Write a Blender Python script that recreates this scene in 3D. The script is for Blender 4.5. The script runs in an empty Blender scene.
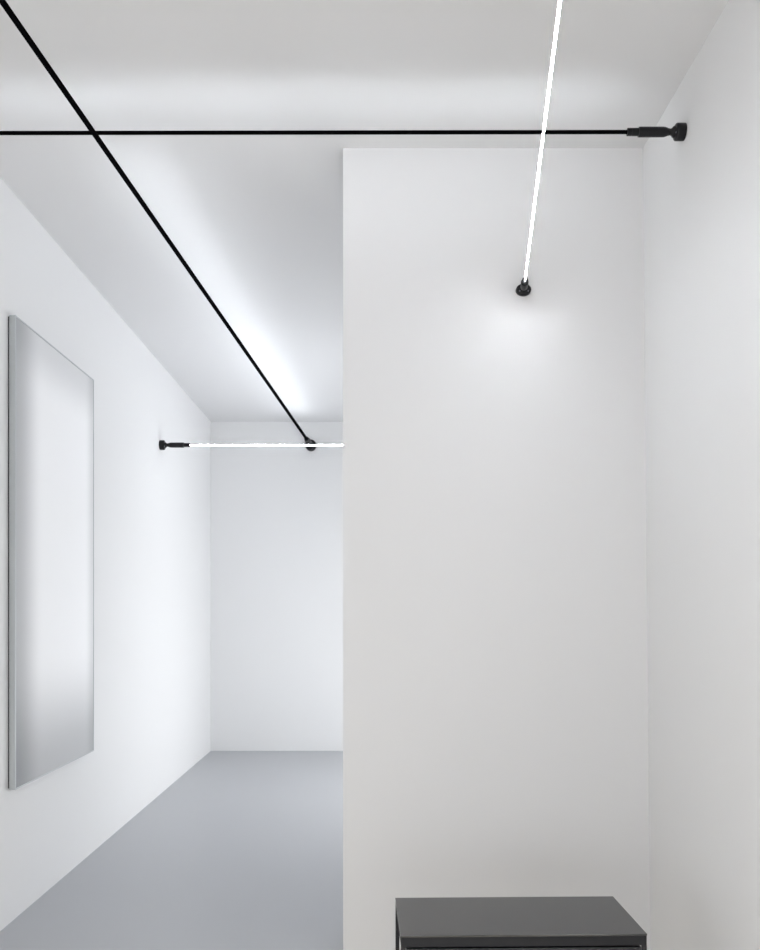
import bpy, bmesh, math
from mathutils import Vector, Matrix

sc = bpy.context.scene
COL = sc.collection
E = 1.282            # eye height
H = E+1.736            # ceiling height
REAR = -1.9          # wall behind the camera
YB = 3.375           # face of the projecting middle wall
YE = 8.25            # end of the corridor
XL = -1.496          # left wall
XM = -0.116          # corridor side of the middle wall
XRT, XRB = 1.009, 1.037   # right wall at ceiling / floor (a touch out of plumb)

# ------------------------------------------------------------------ materials
def mat(name, col, rough=0.5, metal=0.0, spec=0.5, bump=None, coat=0.0):
    m = bpy.data.materials.new(name); m.use_nodes = True
    nt = m.node_tree; b = nt.nodes['Principled BSDF']
    b.inputs['Base Color'].default_value = (*col, 1)
    b.inputs['Roughness'].default_value = rough
    b.inputs['Metallic'].default_value = metal
    b.inputs['Specular IOR Level'].default_value = spec
    b.inputs['Coat Weight'].default_value = coat
    if bump:
        scale, strength, dist = bump
        tc = nt.nodes.new('ShaderNodeTexCoord')
        n = nt.nodes.new('ShaderNodeTexNoise'); n.inputs['Scale'].default_value = scale
        n.inputs['Detail'].default_value = 3
        bp = nt.nodes.new('ShaderNodeBump'); bp.inputs['Strength'].default_value = strength
        bp.inputs['Distance'].default_value = dist
        nt.links.new(tc.outputs['Object'], n.inputs['Vector'])
        nt.links.new(n.outputs['Fac'], bp.inputs['Height'])
        nt.links.new(bp.outputs['Normal'], b.inputs['Normal'])
    return m

def emit(name, col, s):
    m = bpy.data.materials.new(name); m.use_nodes = True
    nt = m.node_tree; nt.nodes.clear()
    e = nt.nodes.new('ShaderNodeEmission'); o = nt.nodes.new('ShaderNodeOutputMaterial')
    e.inputs['Color'].default_value = (*col, 1); e.inputs['Strength'].default_value = s
    nt.links.new(e.outputs[0], o.inputs[0])
    return m

M_wall = mat('white_wall_paint', (0.74, 0.742, 0.747), 0.75, spec=0.2, bump=(60, 0.05, 0.002))
M_ceil = mat('white_ceiling_paint', (0.67, 0.672, 0.68), 0.85, spec=0.15, bump=(60, 0.05, 0.002))
M_mid = mat('cool_white_paint', (0.675, 0.675, 0.683), 0.75, spec=0.2, bump=(60, 0.05, 0.002))
M_floor = mat('pale_grey_resin', (0.43, 0.44, 0.46), 0.38, spec=0.4, bump=(7, 0.02, 0.004))
M_floor_bounce = mat('warm_bounce_floor', (0.80, 0.735, 0.635), 0.45, spec=0.4, bump=(7, 0.02, 0.004))  # near floor coloured pale and warm to bounce light onto the lower walls
M_black = mat('satin_black_metal', (0.004, 0.004, 0.006), 0.40, spec=0.3)
M_tape = mat('black_ribbon', (0.0012, 0.0012, 0.0015), 0.9, spec=0.02)
M_steel = mat('polished_steel', (0.22, 0.22, 0.25), 0.35, metal=1.0)
M_top = mat('black_lacquer', (0.014, 0.0135, 0.013), 0.14, spec=1.0, bump=(220, 0.03, 0.001))
M_frame = mat('black_powder_coat', (0.014, 0.014, 0.017), 0.45, spec=0.4)
M_edge = mat('matt_black_coat', (0.018, 0.018, 0.02), 0.6, spec=0.2)
M_alu = mat('brushed_aluminium', (0.50, 0.52, 0.53), 0.45, metal=0.7)
WHITE = (0.91, 0.95, 1.0)

# ------------------------------------------------------------------ helpers
def link(name, bm, m, parent=None, smooth=False):
    bmesh.ops.recalc_face_normals(bm, faces=bm.faces)
    me = bpy.data.meshes.new(name); bm.to_mesh(me); bm.free()
    if smooth:
        for p in me.polygons: p.use_smooth = True
        me.set_sharp_from_angle(angle=math.radians(38))
    me.materials.append(m)
    o = bpy.data.objects.new(name, me); COL.objects.link(o)
    if parent: o.parent = parent
    return o

def box(bm, x0, y0, z0, x1, y1, z1, bev=0.0):
    vs = [bm.verts.new((x, y, z)) for x in (x0, x1) for y in (y0, y1) for z in (z0, z1)]
    f = [(0,1,3,2),(4,6,7,5),(0,4,5,1),(2,3,7,6),(0,2,6,4),(1,5,7,3)]
    fs = [bm.faces.new([vs[i] for i in q]) for q in f]
    if bev:
        es = list({e for q in fs for e in q.edges})
        bmesh.ops.bevel(bm, geom=es, offset=bev, segments=2, affect='EDGES', profile=0.7)
    return vs

def structure(name, dims, m):
    bm = bmesh.new(); vs = box(bm, *dims)
    o = link(name, bm, m); o['kind'] = 'structure'
    return o

def thing(name, label, cat, loc, rz=0.0, group=None):
    o = bpy.data.objects.new(name, None); COL.objects.link(o)
    o.empty_display_size = 0.1
    o.location = loc; o.rotation_euler = (0, 0, rz)
    o['label'] = label; o['category'] = cat
    if group: o['group'] = group
    return o

def frame(d):
    """right, up vectors for a direction d; up is as near world Z as it can be"""
    d = d.normalized()
    r = d.cross(Vector((0, 0, 1))).normalized()
    return r, r.cross(d).normalized()

def lathe(bm, origin, d, prof, seg=40, sx=1.0, sz=1.0):
    r, u = frame(d); d = d.normalized(); rings = []
    for a, rad in prof:
        ring = []
        for k in range(seg):
            t = 2*math.pi*k/seg
            ring.append(bm.verts.new(origin + d*a + r*(math.cos(t)*rad*sx) + u*(math.sin(t)*rad*sz)))
        rings.append(ring)
    for p, q in zip(rings, rings[1:]):
        for k in range(seg):
            bm.faces.new((p[k], p[(k+1) % seg], q[(k+1) % seg], q[k]))
    bm.faces.new(rings[0]); bm.faces.new(rings[-1])

def arc_shell(bm, A, B, rA, rB, mid, half, inner, outer, seg=20):
    """sleeve over part of a rod; angles in degrees from straight up, positive to the right of A->B"""
    r, u = frame(B - A)
    def ring(P, rad):
        vi, vo = [], []
        for k in range(seg+1):
            t = math.radians(mid - half + 2*half*k/seg)
            n = u*math.cos(t) + r*math.sin(t)
            vi.append(bm.verts.new(P + n*rad*inner)); vo.append(bm.verts.new(P + n*rad*outer))
        return vi, vo
    a, b = ring(A, rA), ring(B, rB)
    for k in range(seg):
        bm.faces.new((a[1][k], a[1][k+1], b[1][k+1], b[1][k]))
        bm.faces.new((a[0][k], b[0][k], b[0][k+1], a[0][k+1]))
        bm.faces.new((a[0][k], a[0][k+1], a[1][k+1], a[1][k]))
        bm.faces.new((b[0][k], b[1][k], b[1][k+1], b[0][k+1]))
    for k in (0, seg):
        bm.faces.new((a[0][k], a[1][k], b[1][k], b[0][k]))

# ------------------------------------------------------------------ the room
T = 0.12
XO = XRB+0.15        # outer face of the right wall
structure('floor', (XL-T, YB, -0.1, XO, YE+T, 0), M_floor)
structure('floor', (XL-T, REAR-T, -0.1, XO, YB, 0), M_floor_bounce)
structure('ceiling', (XL-T, REAR-T, H, XO, YE+T, H+0.12), M_ceil)
structure('wall_back', (XL, YE, 0, XO, YE+T, H), M_wall)
structure('wall_middle', (XM, YB, 0, XO, YB+0.2, H), M_mid)
def fill_opening_wall(name, opening_name, axis, p0, p1, a0, a1, o0, o1, z0, z1, lean=False):
    """a wall with one added, unseen opening for fill daylight and a slim frame set into it; axis = direction the wall runs along"""
    def b(bm, u0, u1, q0, q1, h0, h1):
        if axis == 'X': box(bm, u0, q0, h0, u1, q1, h1)
        else: box(bm, q0, u0, h0, q1, u1, h1)
    bm = bmesh.new()
    b(bm, a0, o0, p0, p1, 0, H); b(bm, o1, a1, p0, p1, 0, H)
    b(bm, o0, o1, p0, p1, 0, z0); b(bm, o0, o1, p0, p1, z1, H)
    if lean:
        for v in bm.verts:
            if v.co.x < XRB+.001: v.co.x += (XRT-XRB)*v.co.z/H
    w = link(name, bm, M_wall); w['kind'] = 'structure'
    bm = bmesh.new(); f = .045; q0, q1 = p0+.03, p1-.03
    for u0, u1 in ((o0, o0+f), (o1-f, o1), ((o0+o1)/2-f/2, (o0+o1)/2+f/2)): b(bm, u0, u1, q0, q1, z0, z1)
    b(bm, o0, o1, q0, q1, z0, z0+f); b(bm, o0, o1, q0, q1, z1-f, z1)
    w = link(opening_name, bm, M_wall); w['kind'] = 'structure'
    # the opening lets the sky in: a light portal, which gives off nothing itself
    l = bpy.data.lights.new('sky_portal', 'AREA'); l.shape = 'RECTANGLE'
    l.size = o1-o0; l.size_y = z1-z0; l.cycles.is_portal = True
    lo = bpy.data.objects.new('sky_portal', l); COL.objects.link(lo)
    if axis == 'X': lo.location = ((o0+o1)/2, p0, (z0+z1)/2); lo.rotation_euler = (math.pi/2, 0, 0)
    elif p0 > 0: lo.location = (p1, (o0+o1)/2, (z0+z1)/2); lo.rotation_euler = (math.pi/2, 0, math.pi/2)
    else: lo.location = (p0, (o0+o1)/2, (z0+z1)/2); lo.rotation_euler = (math.pi/2, 0, -math.pi/2)
fill_opening_wall('wall_rear', 'fill_opening_1', 'X', REAR-T, REAR, XL, XRT, -.75, .55, .04, 1.2)  # all four openings are added out of view to let in fill light
fill_opening_wall('wall_left', 'fill_opening_3', 'Y', XL-T, XL, REAR-T, YE+T, -1.0, .65, .04, 1.3)
fill_opening_wall('wall_right', 'fill_opening_4', 'Y', XRB, XO, REAR-T, YB, -.7, 1.1, .04, 1.3, True)
fill_opening_wall('wall_side', 'fill_opening_2', 'Y', XRB, XO, YB+.2, YE, 5.1, 7.65, .02, 1.66)

# ------------------------------------------------------------------ the tensioned light lines
def end_fitting(root, base, inward, line, rs, as_, oval=1.0, pr=1.0):
    """wall plate, swivel neck, tensioner and collar; base/inward in root space, returns the collar's mouth"""
    bm = bmesh.new(); R = 0.0270*pr; ps = as_*.84
    lathe(bm, base, inward, [(-.0005, R*.97), (.002*ps, R), (.030*ps, R), (.034*ps, R*.95), (.037*ps, R*.82)], 48, sz=oval)
    plate = link('wall_mount', bm, M_black, root, True)
    r, u = frame(inward)
    for k in range(3):
        bm = bmesh.new()
        t = math.radians(90 + 120*k)
        lathe(bm, base + inward.normalized()*.0362*ps + (r*math.cos(t) + u*math.sin(t)*oval)*R*.64, inward,
              [(0, .0032*rs), (.0022*rs, .0032*rs), (.003*rs, .0022*rs)], 14)
        link('set_screw', bm, M_steel, plate, True)
    d = line.normalized()
    p = base + inward.normalized()*.034*ps
    bm = bmesh.new()
    lathe(bm, p, d, [(0, .017*rs), (.004*as_, .0185*rs), (.009*as_, .0165*rs), (.013*as_, .0115*rs), (.018*as_, .0100*rs), (.024*as_, .0115*rs)], 32)
    link('swivel_neck', bm, M_black, root, True)
    q = p + d*.021*as_
    bm = bmesh.new()
    lathe(bm, q, d, [(0, .0095*rs), (.006*as_, .0125*rs), (.014*as_, .0150*rs), (.020*as_, .0157*rs),
                     (.096*as_, .0160*rs), (.099*as_, .0155*rs), (.100*as_, .0110*rs)], 36)
    ten = link('tensioner', bm, M_black, root, True)
    s = q + d*.0985*as_
    bm = bmesh.new()
    lathe(bm, s, d, [(0, .0122*rs), (.022*as_, .0122*rs), (.0225*as_, .0116*rs), (.024*as_, .0116*rs),
                     (.0245*as_, .0122*rs), (.037*as_, .0122*rs), (.038*as_, .0114*rs)], 32)
    link('collar', bm, M_black, ten, True)
    return s + d*.030*as_

def light_line(label, A, inA, B, inB, w0, w1, mid, half, strength, fa, fb, ovalA=1.0, pr=1.0, lit=1.0):
    """A and B are the points on the two walls; fa/fb = (radial, axial) fitting scale"""
    A, B = Vector(A), Vector(B)
    root = thing('tensioned_light_line', label, 'light', A, 0, 'tensioned light lines strung between the walls')
    O = Vector((0, 0, 0)); L = B - A
    pa = O + Vector(inA).normalized()*.0286*fa[1]; pb = L + Vector(inB).normalized()*.0286*fb[1]
    d = (pb - pa)
    a = end_fitting(root, O, Vector(inA), d, fa[0], fa[1], ovalA, pr)
    b = end_fitting(root, L, Vector(inB), -d, fb[0], fb[1])
    bm = bmesh.new()
    r, u = frame(d)
    n = 18; rings = []
    for P, rad in ((a, w0/2), (b, w1/2)):
        rings.append([bm.verts.new(P + r*math.cos(2*math.pi*k/n)*rad + u*math.sin(2*math.pi*k/n)*rad) for k in range(n)])
    for k in range(n):
        bm.faces.new((rings[0][k], rings[0][(k+1) % n], rings[1][(k+1) % n], rings[1][k]))
    bm.faces.new(rings[0]); bm.faces.new(rings[1])
    rib = link('cable', bm, M_tape, root, True)
    bm = bmesh.new()
    arc_shell(bm, a, a.lerp(b, lit), w0/2, (w0+(w1-w0)*lit)/2, mid, half, 0.9, 1.04)
    led = link('light_strip', bm, emit('led_glow', WHITE, strength), root, True)
    if half > 60: led['label'] = 'glowing white strip along the cable'
    return root

S1, S2, S3, S4 = 33, 150, 15, 58
# black cable across the near room, lit upward
light_line('black cable light stretched level across the near ceiling, black end fitting on the right wall',
           (1.0101, 2.93, E+1.5595), (-1, 0, 0), (XL, 2.93, E+1.5555), (1, 0, 0), .0128, .0128, 85, 38, S1, (1, 1), (1, 1))
# white line coming from the middle wall over the viewer
light_line('glowing white light line from the black fitting high on the grey middle wall',
           (0.559, YB, E+1.2005), (0, -1, 0), (0.559-.1206*(YB-REAR), REAR, E+1.2005), (0, 1, 0), .0052, .0085, 174, 58, S2, (.86, .62), (1, 1), ovalA=.76, pr=1.05)
# black line from the corridor end wall, lit upward
light_line('black cable light slanting from the far corridor wall toward the upper left',
           (-.577, YE, E+1.513), (0, -1, 0), (-.577-.0575*(YE-REAR), REAR, E+1.513), (0, 1, 0), .0255, .010, 34, 58, S3, (1.6, 1.9), (1, 1), pr=1.85, lit=.47)
# white line across the corridor
light_line('short glowing white light line across the corridor from a black fitting on the left wall',
           (XL, 6.29, E+1.1595), (1, 0, 0), (XRB, 6.29, E+1.1595), (-1, 0, 0), .0072, .0072, 170, 140, S4, (1.13, 1.13), (1.13, 1.13), pr=1.26)

# ------------------------------------------------------------------ wall panel
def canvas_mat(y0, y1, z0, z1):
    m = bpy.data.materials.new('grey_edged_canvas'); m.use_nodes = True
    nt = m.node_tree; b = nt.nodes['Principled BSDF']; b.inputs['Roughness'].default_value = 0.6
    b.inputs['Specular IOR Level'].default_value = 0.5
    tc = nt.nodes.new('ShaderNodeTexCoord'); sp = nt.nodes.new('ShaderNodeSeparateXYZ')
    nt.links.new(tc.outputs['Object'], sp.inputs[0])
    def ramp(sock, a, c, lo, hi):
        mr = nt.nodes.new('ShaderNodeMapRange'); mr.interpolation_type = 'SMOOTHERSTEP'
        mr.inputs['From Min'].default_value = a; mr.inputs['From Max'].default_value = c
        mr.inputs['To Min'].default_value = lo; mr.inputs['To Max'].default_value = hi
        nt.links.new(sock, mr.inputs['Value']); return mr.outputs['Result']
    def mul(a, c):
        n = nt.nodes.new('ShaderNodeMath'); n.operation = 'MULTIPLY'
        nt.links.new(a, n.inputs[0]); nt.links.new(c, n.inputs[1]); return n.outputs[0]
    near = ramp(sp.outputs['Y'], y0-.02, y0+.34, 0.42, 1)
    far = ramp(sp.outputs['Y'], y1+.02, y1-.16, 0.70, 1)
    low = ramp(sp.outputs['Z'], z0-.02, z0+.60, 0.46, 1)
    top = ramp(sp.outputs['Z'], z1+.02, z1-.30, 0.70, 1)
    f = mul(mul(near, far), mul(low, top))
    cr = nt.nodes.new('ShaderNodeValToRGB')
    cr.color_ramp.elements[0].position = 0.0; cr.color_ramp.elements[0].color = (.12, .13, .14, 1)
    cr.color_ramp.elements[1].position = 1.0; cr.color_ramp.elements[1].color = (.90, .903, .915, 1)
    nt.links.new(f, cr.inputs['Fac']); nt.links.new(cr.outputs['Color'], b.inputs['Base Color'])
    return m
ph, t = 1.94, 0.032
py0, py1, pz0 = 3.675, 4.705, E-.731
root = thing('wall_panel', 'tall white painted panel with soft grey edges in a thin aluminium frame on the left wall', 'painting', (XL, py0, pz0))
bm = bmesh.new()
box(bm, .010, .004, .004, t-.002, py1-py0-.004, ph-.004)
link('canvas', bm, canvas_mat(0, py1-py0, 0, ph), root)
bm = bmesh.new(); w = .006
g = .006
box(bm, g, 0, 0, t, w, ph); box(bm, g, py1-py0-w, 0, t, py1-py0, ph)
box(bm, g, w, 0, t, py1-py0-w, w); box(bm, g, w, ph-w, t, py1-py0-w, ph)
link('frame', bm, M_alu, root)
bm = bmesh.new(); box(bm, 0, .005, .005, g, py1-py0-.005, ph-.005)
link('backing', bm, M_edge, root)

# ------------------------------------------------------------------ low black side table
TX, TY = (.066+.729)/2, 2.56
tw, td, th = .660, .318, E-.864
root = thing('side_table', 'low black side table standing in front of the grey middle wall by the right corner', 'table', (TX, TY, 0), math.radians(1.3))
bm = bmesh.new(); box(bm, -tw/2, -td/2, th-.005, tw/2, td/2, th, .0008)
link('table_top', bm, M_top, root)
bm = bmesh.new(); box(bm, -tw/2+.0008, -td/2+.0008, th-.031, tw/2-.0008, td/2-.0008, th-.005, .0008)
link('top_frame', bm, M_edge, root)
leg = .0115
for sx in (-1, 1):
    for sy in (-1, 1):
        cx, cy = sx*(tw/2-leg/2-.0005), sy*(td/2-leg/2-.0005)
        bm = bmesh.new(); box(bm, cx-leg/2, cy-leg/2, 0, cx+leg/2, cy+leg/2, th-.0312, .001)
        link('leg', bm, M_frame, root)
bm = bmesh.new(); box(bm, -tw/2+.024, -td/2+.022, th-.155, tw/2-.024, td/2-.02, th-.0315)
link('drawer_case', bm, M_frame, root)
bm = bmesh.new(); box(bm, -tw/2+.0155, -td/2+.001, th-.155, tw/2-.0155, -td/2+.0215, th-.036, .001)
link('drawer', bm, M_frame, root)
bm = bmesh.new()
for sy in (-1, 1):
    cy = sy*(td/2-leg/2-.0005)
    box(bm, -tw/2+leg+.001, cy-.005, .05, tw/2-leg-.001, cy+.005, .06)
for sx in (-1, 1):
    cx = sx*(tw/2-leg/2-.0005)
    box(bm, cx-.005, -td/2+leg+.001, .05, cx+.005, td/2-leg-.001, .06)
link('stretcher', bm, M_frame, root)

# ------------------------------------------------------------------ world, camera, output
wd = bpy.data.worlds.new('World'); sc.world = wd; wd.use_nodes = True
wd.node_tree.nodes['Background'].inputs[0].default_value = (.97, .985, 1, 1)
wd.node_tree.nodes['Background'].inputs[1].default_value = 4.75
cam = bpy.data.cameras.new('camera'); co = bpy.data.objects.new('camera', cam); COL.objects.link(co)
co.location = (0, 0, E); co.rotation_euler = (math.pi/2, 0, 0)
cam.sensor_fit = 'HORIZONTAL'; cam.sensor_width = 36; cam.lens = 36*900/760
cam.shift_x = 6/760; cam.shift_y = 136/760
cam.clip_start = 0.05
sc.camera = co
sc.view_settings.view_transform = 'Standard'; sc.view_settings.look = 'None'
sc.view_settings.gamma = 1; sc.view_settings.use_curve_mapping = False
sc.view_settings.exposure = 0.13
sc.cycles.max_bounces = 12; sc.cycles.diffuse_bounces = 10
sc.cycles.use_denoising = True
